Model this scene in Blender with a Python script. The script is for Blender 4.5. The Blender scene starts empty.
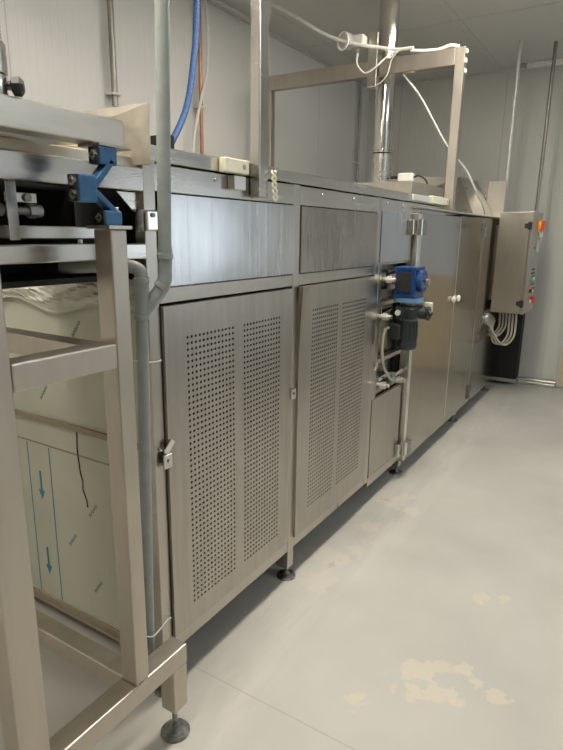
import bpy, bmesh, math, random
from mathutils import Vector, Matrix
random.seed(7)
C = bpy.context.scene.collection
PI = math.pi

# ------------------------------------------------------------------ materials
def nodes(name):
    m = bpy.data.materials.new(name); m.use_nodes = True
    nt = m.node_tree
    return m, nt, nt.nodes['Principled BSDF']
def N(nt, t, **k):
    n = nt.nodes.new(t)
    for a, v in k.items():
        if a in n.inputs: n.inputs[a].default_value = v
        else: setattr(n, a, v)
    return n
def plain(name, col, rough=.5, metal=0., var=.06, scale=30., emit=None, trans=0.):
    m, nt, b = nodes(name)
    tc = N(nt, 'ShaderNodeTexCoord'); no = N(nt, 'ShaderNodeTexNoise'); no.inputs['Scale'].default_value = scale
    nt.links.new(tc.outputs['Object'], no.inputs['Vector'])
    r = N(nt, 'ShaderNodeValToRGB')
    r.color_ramp.elements[0].position = .3; r.color_ramp.elements[1].position = .7
    r.color_ramp.elements[0].color = tuple(max(0, c*(1-var)) for c in col)+(1,)
    r.color_ramp.elements[1].color = tuple(min(1, c*(1+var)) for c in col)+(1,)
    nt.links.new(no.outputs['Fac'], r.inputs['Fac']); nt.links.new(r.outputs['Color'], b.inputs['Base Color'])
    b.inputs['Roughness'].default_value = rough; b.inputs['Metallic'].default_value = metal
    if trans: b.inputs['Transmission Weight'].default_value = trans
    if emit:
        b.inputs['Emission Color'].default_value = emit[0]+(1,); b.inputs['Emission Strength'].default_value = emit[1]
    return m
def steel(name, col=(.60, .585, .55), rough=.28, rvar=.1, streak=(3, 3, .25), bump=.02, smear=.10):
    """brushed stainless sheet: streaky roughness, faint waviness, smeared patches"""
    m, nt, b = nodes(name); L = nt.links.new
    tc = N(nt, 'ShaderNodeTexCoord'); mp = N(nt, 'ShaderNodeMapping')
    mp.inputs['Scale'].default_value = streak; L(tc.outputs['Object'], mp.inputs['Vector'])
    n1 = N(nt, 'ShaderNodeTexNoise', Scale=14., Detail=6.); L(mp.outputs['Vector'], n1.inputs['Vector'])
    n2 = N(nt, 'ShaderNodeTexNoise', Scale=2.6, Detail=4.); L(tc.outputs['Object'], n2.inputs['Vector'])
    mr = N(nt, 'ShaderNodeMapRange'); mr.inputs['From Min'].default_value = .3; mr.inputs['From Max'].default_value = .7
    mr.inputs['To Min'].default_value = max(.03, rough-rvar); mr.inputs['To Max'].default_value = rough+rvar
    ad = N(nt, 'ShaderNodeMath', operation='ADD'); ad.inputs[1].default_value = 0
    mu = N(nt, 'ShaderNodeMath', operation='MULTIPLY'); mu.inputs[1].default_value = .5
    L(n1.outputs['Fac'], ad.inputs[0]); L(n2.outputs['Fac'], ad.inputs[1]); L(ad.outputs[0], mu.inputs[0])
    L(mu.outputs[0], mr.inputs['Value']); L(mr.outputs['Result'], b.inputs['Roughness'])
    r = N(nt, 'ShaderNodeValToRGB')
    r.color_ramp.elements[0].position = .35; r.color_ramp.elements[1].position = .68
    r.color_ramp.elements[0].color = tuple(c*(1-smear) for c in col)+(1,)
    r.color_ramp.elements[1].color = tuple(min(1, c*(1+smear)) for c in col)+(1,)
    L(mu.outputs[0], r.inputs['Fac']); L(r.outputs['Color'], b.inputs['Base Color'])
    b.inputs['Metallic'].default_value = 1.
    bp = N(nt, 'ShaderNodeBump', Strength=bump, Distance=.02)
    n3 = N(nt, 'ShaderNodeTexNoise', Scale=3.5, Detail=2.); L(tc.outputs['Object'], n3.inputs['Vector'])
    L(n3.outputs['Fac'], bp.inputs['Height']); L(bp.outputs['Normal'], b.inputs['Normal'])
    return m
def ribbed(name, col, axis, period=.05, rough=.45, bump=.25, seam=1.0):
    """ribbed sandwich panel wall: fine vertical ribs and a wide joint line"""
    m, nt, b = nodes(name); L = nt.links.new
    tc = N(nt, 'ShaderNodeTexCoord'); sx = N(nt, 'ShaderNodeSeparateXYZ'); L(tc.outputs['Object'], sx.inputs[0])
    mu = N(nt, 'ShaderNodeMath', operation='MULTIPLY'); mu.inputs[1].default_value = 2*PI/period; L(sx.outputs[axis], mu.inputs[0])
    sn = N(nt, 'ShaderNodeMath', operation='SINE'); L(mu.outputs[0], sn.inputs[0])
    mx = N(nt, 'ShaderNodeMath', operation='MAXIMUM'); mx.inputs[1].default_value = .7; L(sn.outputs[0], mx.inputs[0])
    bp = N(nt, 'ShaderNodeBump', Strength=bump, Distance=.012); L(mx.outputs[0], bp.inputs['Height'])
    L(bp.outputs['Normal'], b.inputs['Normal'])
    dv = N(nt, 'ShaderNodeMath', operation='DIVIDE'); dv.inputs[1].default_value = seam; L(sx.outputs[axis], dv.inputs[0])
    fr = N(nt, 'ShaderNodeMath', operation='FRACT'); L(dv.outputs[0], fr.inputs[0])
    lt = N(nt, 'ShaderNodeMath', operation='LESS_THAN'); lt.inputs[1].default_value = .006; L(fr.outputs[0], lt.inputs[0])
    mm = N(nt, 'ShaderNodeMapRange'); L(lt.outputs[0], mm.inputs['Value']); mm.inputs['To Max'].default_value = .45
    mix = N(nt, 'ShaderNodeMix', data_type='RGBA'); L(mm.outputs['Result'], mix.inputs[0])
    mix.inputs[6].default_value = col+(1,); mix.inputs[7].default_value = tuple(c*.4 for c in col)+(1,)
    L(mix.outputs[2], b.inputs['Base Color']); b.inputs['Roughness'].default_value = rough
    return m
def floor_mat():
    m, nt, b = nodes('epoxy_floor'); L = nt.links.new
    tc = N(nt, 'ShaderNodeNewGeometry'); P = tc.outputs['Position']
    n1 = N(nt, 'ShaderNodeTexNoise', Scale=1.6, Detail=6.); L(P, n1.inputs['Vector'])
    r = N(nt, 'ShaderNodeValToRGB'); r.color_ramp.elements[0].position = .3; r.color_ramp.elements[1].position = .72
    r.color_ramp.elements[0].color = (.50, .485, .445, 1); r.color_ramp.elements[1].color = (.61, .59, .54, 1)
    L(n1.outputs['Fac'], r.inputs['Fac'])
    # edge wobble for the peeled patches
    n2 = N(nt, 'ShaderNodeTexNoise', Scale=9., Detail=7., Roughness=.65); L(P, n2.inputs['Vector'])
    wob = N(nt, 'ShaderNodeMath', operation='MULTIPLY_ADD'); wob.inputs[1].default_value = .36; wob.inputs[2].default_value = -.18
    L(n2.outputs['Fac'], wob.inputs[0])
    def blob(cx, cy, rad):
        vd = N(nt, 'ShaderNodeVectorMath', operation='DISTANCE'); L(P, vd.inputs[0]); vd.inputs[1].default_value = (cx, cy, 0)
        a = N(nt, 'ShaderNodeMath', operation='ADD'); L(vd.outputs['Value'], a.inputs[0]); L(wob.outputs[0], a.inputs[1])
        s = N(nt, 'ShaderNodeMapRange'); L(a.outputs[0], s.inputs['Value'])
        s.inputs['From Min'].default_value = rad+.008; s.inputs['From Max'].default_value = rad-.008
        return s.outputs['Result']
    def union(bl):
        o = bl[0]
        for x in bl[1:]:
            k = N(nt, 'ShaderNodeMath', operation='MAXIMUM'); L(o, k.inputs[0]); L(x, k.inputs[1]); o = k.outputs[0]
        return o
    def over(base, fac, col, amt=1.):
        k = N(nt, 'ShaderNodeMath', operation='MULTIPLY'); L(fac, k.inputs[0]); k.inputs[1].default_value = amt
        mix = N(nt, 'ShaderNodeMix', data_type='RGBA'); L(k.outputs[0], mix.inputs[0]); L(base, mix.inputs[6]); mix.inputs[7].default_value = col+(1,)
        return mix.outputs[2]
    big = union([blob(-.50, 1.82, .05), blob(-.44, 1.90, .045), blob(-.36, 1.93, .03), blob(-.31, 1.87, .03), blob(-.50, 1.74, .045),
                 blob(-.43, 1.75, .04), blob(-.36, 1.79, .03), blob(-.56, 1.72, .03), blob(-.22, 1.885, .035), blob(-.655, 1.59, .04),
                 blob(-.39, 2.44, .03), blob(-.34, 2.47, .02)])
    hole = blob(-.395, 1.85, .025)
    inv = N(nt, 'ShaderNodeMath', operation='SUBTRACT', use_clamp=True); L(big, inv.inputs[0]); L(hole, inv.inputs[1])
    c = over(r.outputs['Color'], inv.outputs[0], (.70, .625, .49), .6)
    edge = union([blob(-1.10, 2.15, .07), blob(-1.16, 2.33, .09), blob(-1.05, 2.5, .06), blob(-1.1, 2.75, .05), blob(-1.10, 3.12, .08), blob(-1.04, 3.25, .05), blob(-.95, 3.05, .03)])
    c = over(c, edge, (.68, .62, .52), .5)
    # pale scuffed streak along the machine front
    sx0 = N(nt, 'ShaderNodeSeparateXYZ'); L(P, sx0.inputs[0])
    q = N(nt, 'ShaderNodeMath', operation='ADD'); L(sx0.outputs[0], q.inputs[0]); q.inputs[1].default_value = 1.05
    qa = N(nt, 'ShaderNodeMath', operation='ABSOLUTE'); L(q.outputs[0], qa.inputs[0])
    qm = N(nt, 'ShaderNodeMapRange'); L(qa.outputs[0], qm.inputs['Value']); qm.inputs['From Min'].default_value = .26; qm.inputs['From Max'].default_value = .05
    mps = N(nt, 'ShaderNodeMapping'); mps.inputs['Scale'].default_value = (9, 1.6, 1); L(P, mps.inputs['Vector'])
    ns = N(nt, 'ShaderNodeTexNoise', Scale=1., Detail=7., Roughness=.6); L(mps.outputs['Vector'], ns.inputs['Vector'])
    nm = N(nt, 'ShaderNodeMapRange'); L(ns.outputs['Fac'], nm.inputs['Value']); nm.inputs['From Min'].default_value = .42; nm.inputs['From Max'].default_value = .62
    pr = N(nt, 'ShaderNodeMath', operation='MULTIPLY'); L(qm.outputs['Result'], pr.inputs[0]); L(nm.outputs['Result'], pr.inputs[1])
    c = over(c, pr.outputs[0], (.70, .67, .60), .45)
    rust = union([blob(-1.13, 3.14, .03), blob(-1.12, 2.28, .025)])
    c = over(c, rust, (.50, .36, .20), .5)
    # scattered small chips
    n4 = N(nt, 'ShaderNodeTexNoise', Scale=5.5, Detail=8., Roughness=.7); L(P, n4.inputs['Vector'])
    g = N(nt, 'ShaderNodeMapRange'); L(n4.outputs['Fac'], g.inputs['Value']); g.inputs['From Min'].default_value = .68; g.inputs['From Max'].default_value = .72
    c = over(c, g.outputs['Result'], (.68, .62, .52), .5)
    # expansion joint running across the room
    sx = N(nt, 'ShaderNodeSeparateXYZ'); L(P, sx.inputs[0])
    j = N(nt, 'ShaderNodeMath', operation='SUBTRACT'); L(sx.outputs[1], j.inputs[0]); j.inputs[1].default_value = 1.388
    ja = N(nt, 'ShaderNodeMath', operation='ABSOLUTE'); L(j.outputs[0], ja.inputs[0])
    jl = N(nt, 'ShaderNodeMath', operation='LESS_THAN'); L(ja.outputs[0], jl.inputs[0]); jl.inputs[1].default_value = .0022
    c = over(c, jl.outputs[0], (.30, .28, .25), .45)
    L(c, b.inputs['Base Color'])
    n3 = N(nt, 'ShaderNodeTexNoise', Scale=4., Detail=5.); L(P, n3.inputs['Vector'])
    mr = N(nt, 'ShaderNodeMapRange'); L(n3.outputs['Fac'], mr.inputs['Value']); mr.inputs['To Min'].default_value = .34; mr.inputs['To Max'].default_value = .62
    L(mr.outputs['Result'], b.inputs['Roughness'])
    return m

M = dict(
    floor=floor_mat(),
    wall_l=ribbed('white_ribbed_panel', (.71, .705, .675), 1, .052, bump=.35, seam=1.15),
    wall_b=ribbed('grey_ribbed_panel', (.64, .635, .585), 0, .06, bump=.3, seam=1.15),
    wall_r=ribbed('cool_white_panel', (.70, .74, .80), 1, .06, bump=.1),
    wall_f=plain('tan_wall', (.36, .31, .24), .6),
    ceil=ribbed('ceiling_panel', (.60, .585, .55), 0, .1, bump=.15, seam=1.2),
    trim=plain('trim_metal', (.62, .61, .58), .4, .4),
    base=plain('kerb_pipe', (.55, .54, .51), .3, .9),
    cream=plain('cream_door', (.62, .53, .38), .5),
    frame=steel('frame_steel', (.51, .48, .43), .31, .06, (2, 2, .2), .0, .06),
    tube=steel('tube_steel', (.53, .485, .42), .38, .05, (2, 2, .3), .0, .08),
    rail=steel('rail_steel', (.60, .58, .54), .24, .08, (6, .3, 6), .02, .06),
    door=steel('door_sheet', (.45, .42, .375), .33, .05, (2.5, 2.5, .2), .02, .12),
    mirror=steel('mirror_sheet', (.42, .39, .335), .15, .05, (5, 5, .2), .05, .10),
    upper=steel('upper_sheet', (.56, .56, .56), .24, .08, (5, 5, .15), .10, .12),
    dull=steel('dull_sheet', (.37, .345, .30), .30, .10, (6, 6, .3), .05, .14),
    white_edge=steel('folded_edge', (.78, .76, .71), .34, .06, (4, 4, .4), .0, .05),
    creamsteel=steel('warm_steel', (.66, .62, .54), .36, .1, (3, .5, 3), .04, .10),  # the warm tint reflected by the stainless tray is put into this colour
    chrome=steel('polished_tube', (.68, .66, .62), .12, .05, (8, 8, .4), .0, .05),
    foot=plain('foot_rubber', (.09, .09, .085), .45, .2, .4, 60),
    footmetal=plain('worn_foot_metal', (.25, .25, .24), .35, .8, .4, 50),
    black=plain('black_void_fill', (.012, .011, .010), .7),  # near-black for the shade inside the machine, shared by the filler block
    blackp=plain('black_plastic', (.02, .021, .023), .42),
    dark=plain('dark_sheet', (.035, .035, .034), .5, .3),
    motor=plain('dark_green_grey_enamel', (.028, .036, .038), .4),
    blue=plain('blue_enamel', (.035, .125, .27), .38, .2, .15),
    gblue=plain('gearbox_blue', (.018, .075, .24), .3, .3, .3),
    lblue=plain('flange_blue', (.16, .33, .55), .35, .3, .1),
    film=plain('protective_film', (.56, .57, .47), .38, 0, .05, 5),
    film2=plain('crumpled_film', (.60, .60, .52), .32, 0, .08, 20),
    filmtan=plain('film_seam', (.34, .29, .20), .6),
    ink=plain('blue_print', (.05, .26, .42), .6),
    inkg=plain('grey_print', (.27, .36, .36), .6),
    crack=plain('dark_crack', (.06, .045, .03), .7),
    pvc=plain('grey_pvc', (.30, .33, .32), .38, 0, .06),
    bluehose=plain('blue_hose', (.035, .10, .27), .5, 0, .35, 90),
    copper=plain('copper_pipe', (.42, .22, .14), .35, .7),
    wcable=plain('white_cable', (.84, .82, .76), .4),
    gcable=plain('cream_grey_cable', (.40, .37, .30), .45),
    blockw=plain('cream_plastic', (.80, .77, .60), .45),
    whitep=plain('white_plastic', (.86, .85, .80), .4),
    rod=plain('dull_rod', (.30, .28, .25), .4, .8),
    conduit=plain('grey_conduit', (.40, .39, .37), .4, .4),
    box=steel('cabinet_steel', (.47, .44, .38), .34, .06, (4, 4, .4), .01, .06),
    yellow=plain('yellow_plate', (.95, .55, .04), .4),
    red=plain('red_button', (.75, .07, .03), .4),
    green=plain('green_button', (.10, .55, .30), .4),
    label=plain('pale_label', (.66, .66, .60), .4),
    lamp=plain('lamp_diffuser', (.9, .9, .9), .5, 0, 0, 1, ((1.0, .935, .82), 27.)),
    lampcool=plain('cool_lamp_diffuser', (.9, .9, .9), .5, 0, 0, 1, ((.85, .93, 1.0), 14.)),
    palepane=plain('pale_blue_door', (.66, .73, .82), .35),
    daylight=plain('daylight_pane', (.8, .88, .95), .3, 0, 0, 1, ((.78, .89, 1.0), 1.5)),
    lampoff=plain('unlit_diffuser', (.80, .78, .72), .5),
    glass=plain('clear_lid', (.85, .86, .84), .12, 0, .02, 10, None, .6),
    yellow_sheen=plain('yellow_sheen_steel', (.62, .52, .33), .45, .3, .12, 25),  # yellow light reflected by stainless, put into the colour
)

# ------------------------------------------------------------------ mesh collecting
class MB:
    def __init__(s): s.bm = bmesh.new()
    def box(s, x0, x1, y0, y1, z0, z1, bev=0.):
        t = bmesh.new(); bmesh.ops.create_cube(t, size=1)
        for v in t.verts: v.co = Vector(((x0+x1)/2+v.co.x*(x1-x0), (y0+y1)/2+v.co.y*(y1-y0), (z0+z1)/2+v.co.z*(z1-z0)))
        if bev:
            bmesh.ops.bevel(t, geom=t.edges[:], offset=min(bev, .45*min(abs(x1-x0), abs(y1-y0), abs(z1-z0))), segments=2, affect='EDGES', profile=.5)
        s._add(t); return s
    def obox(s, c, size, rot, bev=0.):
        t = bmesh.new(); bmesh.ops.create_cube(t, size=1)
        for v in t.verts: v.co = Vector((v.co.x*size[0], v.co.y*size[1], v.co.z*size[2]))
        if bev: bmesh.ops.bevel(t, geom=t.edges[:], offset=bev, segments=2, affect='EDGES', profile=.5)
        bmesh.ops.transform(t, matrix=Matrix.Translation(Vector(c)) @ rot.to_4x4(), verts=t.verts)
        s._add(t); return s
    def bar(s, a, b, w, h, bev=.003, up=(0, 0, 1)):
        a, b = Vector(a), Vector(b); d = (b-a); L = d.length; d.normalize()
        u = Vector(up); x = d.cross(u)
        if x.length < 1e-4: x = d.cross(Vector((0, 1, 0)))
        x.normalize(); z = x.cross(d)
        rot = Matrix((x, d, z)).transposed()
        return s.obox((a+b)/2, (w, L, h), rot, bev)
    def cyl(s, a, b, r, r2=None, n=20, caps=True):
        a, b = Vector(a), Vector(b); d = b-a
        t = bmesh.new(); bmesh.ops.create_cone(t, cap_ends=caps, segments=n, radius1=r, radius2=r if r2 is None else r2, depth=d.length)
        q = Vector((0, 0, 1)).rotation_difference(d.normalized())
        bmesh.ops.transform(t, matrix=Matrix.Translation((a+b)/2) @ q.to_matrix().to_4x4(), verts=t.verts)
        for f in t.faces: f.smooth = len(f.verts) == 4
        s._add(t); return s
    def lathe(s, c, prof, axis=(0, 0, 1), n=24):
        t = bmesh.new(); rings = []
        q = Vector((0, 0, 1)).rotation_difference(Vector(axis).normalized()).to_matrix()
        for r, z in prof:
            rings.append([t.verts.new(q @ Vector((r*math.cos(2*PI*k/n), r*math.sin(2*PI*k/n), z)) + Vector(c)) for k in range(n)])
        for i in range(len(rings)-1):
            for k in range(n):
                f = t.faces.new((rings[i][k], rings[i][(k+1) % n], rings[i+1][(k+1) % n], rings[i+1][k])); f.smooth = True
        for rg in (rings[0], rings[-1]):
            t.faces.new(rg)
        s._add(t); return s
    def tube(s, pts, r, n=10, sub=8):
        P = [Vector(p) for p in pts]
        if len(P) > 2 and sub > 1:
            Q = []
            E = [P[0]*2-P[1]]+P+[P[-1]*2-P[-2]]
            for i in range(1, len(E)-2):
                for k in range(sub):
                    t = k/sub; a, b, c, d = E[i-1], E[i], E[i+1], E[i+2]
                    Q.append(.5*((2*b)+(c-a)*t+(2*a-5*b+4*c-d)*t*t+(3*b-a-3*c+d)*t**3))
            Q.append(P[-1]); P = Q
        t = bmesh.new(); rings = []; nrm = None
        for i, p in enumerate(P):
            d = (P[min(i+1, len(P)-1)]-P[max(i-1, 0)]).normalized()
            if nrm is None:
                nrm = d.orthogonal().normalized()
            nrm = (nrm-d*nrm.dot(d)).normalized(); bn = d.cross(nrm)
            rings.append([t.verts.new(p+r*(nrm*math.cos(2*PI*k/n)+bn*math.sin(2*PI*k/n))) for k in range(n)])
        for i in range(len(rings)-1):
            for k in range(n):
                f = t.faces.new((rings[i][k], rings[i][(k+1) % n], rings[i+1][(k+1) % n], rings[i+1][k])); f.smooth = True
        t.faces.new(rings[0]); t.faces.new(rings[-1]); s._add(t); return s
    def plate(s, pts, th, n=None):
        """polygon given thickness along its normal"""
        t = bmesh.new(); P = [Vector(p) for p in pts]
        nr = Vector(n).normalized() if n else (P[1]-P[0]).cross(P[2]-P[0]).normalized()
        a = [t.verts.new(p) for p in P]; b = [t.verts.new(p-nr*th) for p in P]
        t.faces.new(a); t.faces.new(b[::-1])
        for i in range(len(P)):
            j = (i+1) % len(P); t.faces.new((a[i], b[i], b[j], a[j]))
        s._add(t); return s
    def _add(s, t):
        bmesh.ops.recalc_face_normals(t, faces=t.faces[:])
        me = bpy.data.meshes.new('t'); t.to_mesh(me); t.free(); s.bm.from_mesh(me); bpy.data.meshes.remove(me)
    def build(s, name, mat, parent=None, label=None):
        org = Vector((0, 0, 0)); p = parent
        while p is not None: org += p.location; p = p.parent
        if parent is None:
            xs = [v.co for v in s.bm.verts]
            lo = Vector((min(v.x for v in xs), min(v.y for v in xs), min(v.z for v in xs))); hi = Vector((max(v.x for v in xs), max(v.y for v in xs), max(v.z for v in xs)))
            loc = Vector(((lo.x+hi.x)/2, (lo.y+hi.y)/2, lo.z))
        else: loc = Vector((0, 0, 0))
        for v in s.bm.verts: v.co -= org+loc
        s.bm.normal_update()
        for e in s.bm.edges:
            if len(e.link_faces) == 2 and e.calc_face_angle(0) > .55: e.smooth = False
        me = bpy.data.meshes.new(name); s.bm.to_mesh(me); s.bm.free()
        o = bpy.data.objects.new(name, me); o.location = loc; o.parent = parent; me.materials.append(M[mat]); C.objects.link(o)
        if label: o['label'] = label
        return o
def tag(o, label, cat, group=None):
    o['label'] = label; o['category'] = cat
    if group: o['group'] = group
    return o
def thing(name, label, cat, loc=(0, 0, 0), group=None):
    o = bpy.data.objects.new(name, None); o.location = loc; o.empty_display_size = .1; C.objects.link(o)
    return tag(o, label, cat, group)
def struct(o): o['kind'] = 'structure'; return o
def B(*a, **k): return MB().box(*a, **k)
def copy_tree(o, parent=None):
    c = o.copy(); C.objects.link(c); c.parent = parent
    for ch in list(o.children): copy_tree(ch, c)
    return c

# ------------------------------------------------------------------ room
XL, XR, YB, YF, ZC = -3.0, 2.4, 6.72, -2.6, 3.27
struct(B(XL-.1, XR+.1, YF-.1, YB+.1, -.1, 0).build('floor', 'floor'))
struct(B(XL-.1, XR+.1, YF-.1, YB+.1, ZC, ZC+.1).build('ceiling', 'ceil'))
struct(B(XL-.1, XL, YF-.1, YB+.1, 0, ZC).build('wall_left', 'wall_l'))
struct(B(XL, XR, YB, YB+.1, 0, ZC).build('wall_back', 'wall_b'))
struct(B(XR, XR+.1, YF-.1, YB+.1, 0, ZC).build('wall_right', 'wall_r'))
struct(B(XL, XR, YF-.1, YF, 0, ZC).build('wall_front', 'wall_f'))
# rounded metal kerb rail at the foot of the back wall
k = MB(); k.cyl((-.99, 6.675, .055), (-.62, 6.675, .055), .022, n=16); k.box(-2.9, -.62, 6.66, 6.72, 0, .035, bev=.006)
struct(k.build('baseboard_back', 'base'))
# door in the back wall at the right picture edge
dr1 = struct(B(-.61, .45, 6.69, 6.72, .01, 2.15, bev=.004).build('door_1', 'palepane'))
B(-.60, .44, 6.684, 6.6895, .02, 1.15, bev=.001).build('kick_panel', 'cream', dr1)
wn = struct(B(XR-.012, XR-.001, 4.3, 6.3, 1.05, 2.05).build('window_1', 'daylight'))
fr_ = MB(); fr_.box(XR-.04, XR-.012, 4.24, 6.36, .99, 1.05); fr_.box(XR-.04, XR-.012, 4.24, 6.36, 2.05, 2.11); fr_.box(XR-.04, XR-.012, 4.24, 4.30, 1.05, 2.05); fr_.box(XR-.04, XR-.012, 6.30, 6.36, 1.05, 2.05); fr_.box(XR-.035, XR-.012, 5.28, 5.32, 1.05, 2.05)
fr_.build('window_frame', 'trim', wn)
t = MB(); t.box(XL, XL+.025, YF, YB, ZC-.02, ZC); t.box(XL, XR, YB-.025, YB, ZC-.02, ZC)
struct(t.build('trim_1', 'trim'))
t = MB(); t.box(XL+.03, XR, 5.062, 5.076, ZC-.004, ZC); t.box(-1.56, -1.548, YF, YB-.03, ZC-.004, ZC)
struct(t.build('trim_2', 'trim'))

# ceiling lights (in the aisle, outside the frame) and the unlit batten by the back wall
def light(x, y, along, label, mat='lamp', w=.24, l=1.3):
    r = thing('ceiling_light', label, 'ceiling light', (x, y, ZC-.07), 'ceiling lights over the aisle')
    hx, hy = (w/2, l/2) if along == 'y' else (l/2, w/2)
    B(x-hx-.02, x+hx+.02, y-hy-.02, y+hy+.02, ZC-.062, ZC-.001, bev=.005).build('housing', 'trim', r)
    B(x-hx, x+hx, y-hy, y+hy, ZC-.07, ZC-.0615).build('diffuser', mat, r)
light(-.98, .5, 'y', 'long ceiling light above the aisle nearest the camera')
light(-.98, 2.2, 'y', 'long ceiling light above the middle of the aisle')
light(-.98, 3.9, 'y', 'long ceiling light above the aisle nearest the back wall')
light(1.7, 2.5, 'y', 'cool ceiling light beside the right wall', 'lampcool')
light(-1.9, -.3, 'y', 'added ceiling light over the conveyor end, brightening the left wall')  # unseen lamp added to brighten the left wall and tray
r = thing('batten_light', 'pale unlit batten on the ceiling edge above the back wall', 'light', (-.7, 6.58, ZC-.05))
B(-1.24, .1, 6.54, 6.62, ZC-.045, ZC-.001, bev=.006).build('housing', 'lampoff', r)
B(-1.32, -1.24, 6.55, 6.61, ZC-.035, ZC-.001, bev=.006).build('end_cap', 'conduit', r)

# ------------------------------------------------------------------ the long machine
FX = -1.222
mach = thing('tunnel_machine', 'long stainless steel tunnel machine with perforated doors standing along the wall', 'machine', (-1.9, 3.7, 0))
# inner core painted black for the shade seen through gaps and holes
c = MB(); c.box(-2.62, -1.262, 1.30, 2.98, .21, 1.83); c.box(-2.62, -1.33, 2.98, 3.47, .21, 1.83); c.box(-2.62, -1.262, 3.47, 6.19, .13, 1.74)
c.build('inner_shade', 'black', mach)
# upright frame posts
for y0, y1, z0, z1 in ((1.222, 1.2695, .10, 1.79), (2.055, 2.108, .149, 1.79), (2.925, 2.978, .15, 1.79)):
    B(FX-.04, FX, y0, y1, z0, z1, bev=.003).build('frame_post', 'frame', mach)
# rails
for z0, z1, nm in ((.150, .204, 'bottom_rail'), (1.386, 1.434, 'middle_rail')):
    p = MB()
    for y0, y1 in ((1.2705, 2.0545), (2.1085, 2.9245)):
        p.box(FX-.04, FX-.001, y0, y1, z0, z1, bev=.003)
    p.build(nm, 'frame', mach)
B(FX-.04, FX-.001, 2.98, 3.50, .115, .17, bev=.003).build('bottom_rail', 'frame', mach)
# rim of the lid: folded sheet with a lip, running on over the first doors
p = MB(); p.box(-1.30, FX-.001, 1.23, 4.12, 1.712, 1.788, bev=.003); p.build('rim_panel', 'rail', mach)
p = MB(); p.box(-1.34, FX, 1.235, 4.10, 1.793, 1.838, bev=.003); p.build('rim_lip', 'rail', mach)
for y in (1.55, 2.3, 2.62, 3.05, 3.3, 3.7):
    p = MB(); p.cyl((FX-.001, y, 1.765), (FX+.003, y, 1.765), .006, n=10); p.build('rim_screw', 'chrome', mach)
B(-2.62, -1.30, 1.30, 4.10, 1.80, 1.822).build('lid', 'frame', mach)
# rear beam behind the lid
B(-2.75, -2.66, 1.3, 4.2, 1.72, 1.83, bev=.004).build('rear_rail', 'frame', mach)

def panel(y0, y1, z0, z1, mat, name='upper_panel', x=FX+.004, dent=None, label=None, ny=30, nz=14):
    bm = bmesh.new(); g = []
    for i in range(ny+1):
        row = []
        for j in range(nz+1):
            y = y0+(y1-y0)*i/ny; z = z0+(z1-z0)*j/nz; dx = 0
            dx += .0011*math.sin(7*y+2)*math.sin(PI*j/nz)
            if dent:
                d = math.hypot(y-dent[0], z-dent[1]); dx -= dent[3]*math.exp(-(d/dent[2])**2)
            if i in (0, ny) or j in (0, nz): dx = 0
            row.append(bm.verts.new((x+dx, y, z)))
        g.append(row)
    for i in range(ny):
        for j in range(nz):
            f = bm.faces.new((g[i][j], g[i+1][j], g[i+1][j+1], g[i][j+1])); f.smooth = True
    # folded returns
    bd = [e for e in bm.edges if e.is_boundary]
    ex = bmesh.ops.extrude_edge_only(bm, edges=bd)
    for v in [q for q in ex['geom'] if isinstance(q, bmesh.types.BMVert)]: v.co.x = x-.018
    for f in bm.faces:
        if abs(f.normal.x) < .5: f.smooth = False
    mb = MB(); mb._add(bm); return mb.build(name, mat, mach, label)
panel(1.283, 2.051, 1.437, 1.708, 'upper', label='bluish reflective upper panel with a scuffed right edge', dent=(1.8, 1.6, .09, .0015))
panel(2.112, 2.921, 1.437, 1.708, 'dull', label='darker upper panel with a round dent', dent=(2.47, 1.60, .035, .006))
panel(2.982, 3.462, 1.450, 1.722, 'upper', label='small bluish upper panel beside the upper hinge')
p = MB(); p.box(FX-.03, FX, 2.98, 3.462, 1.436, 1.448); p.build('middle_rail', 'frame', mach)

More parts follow.
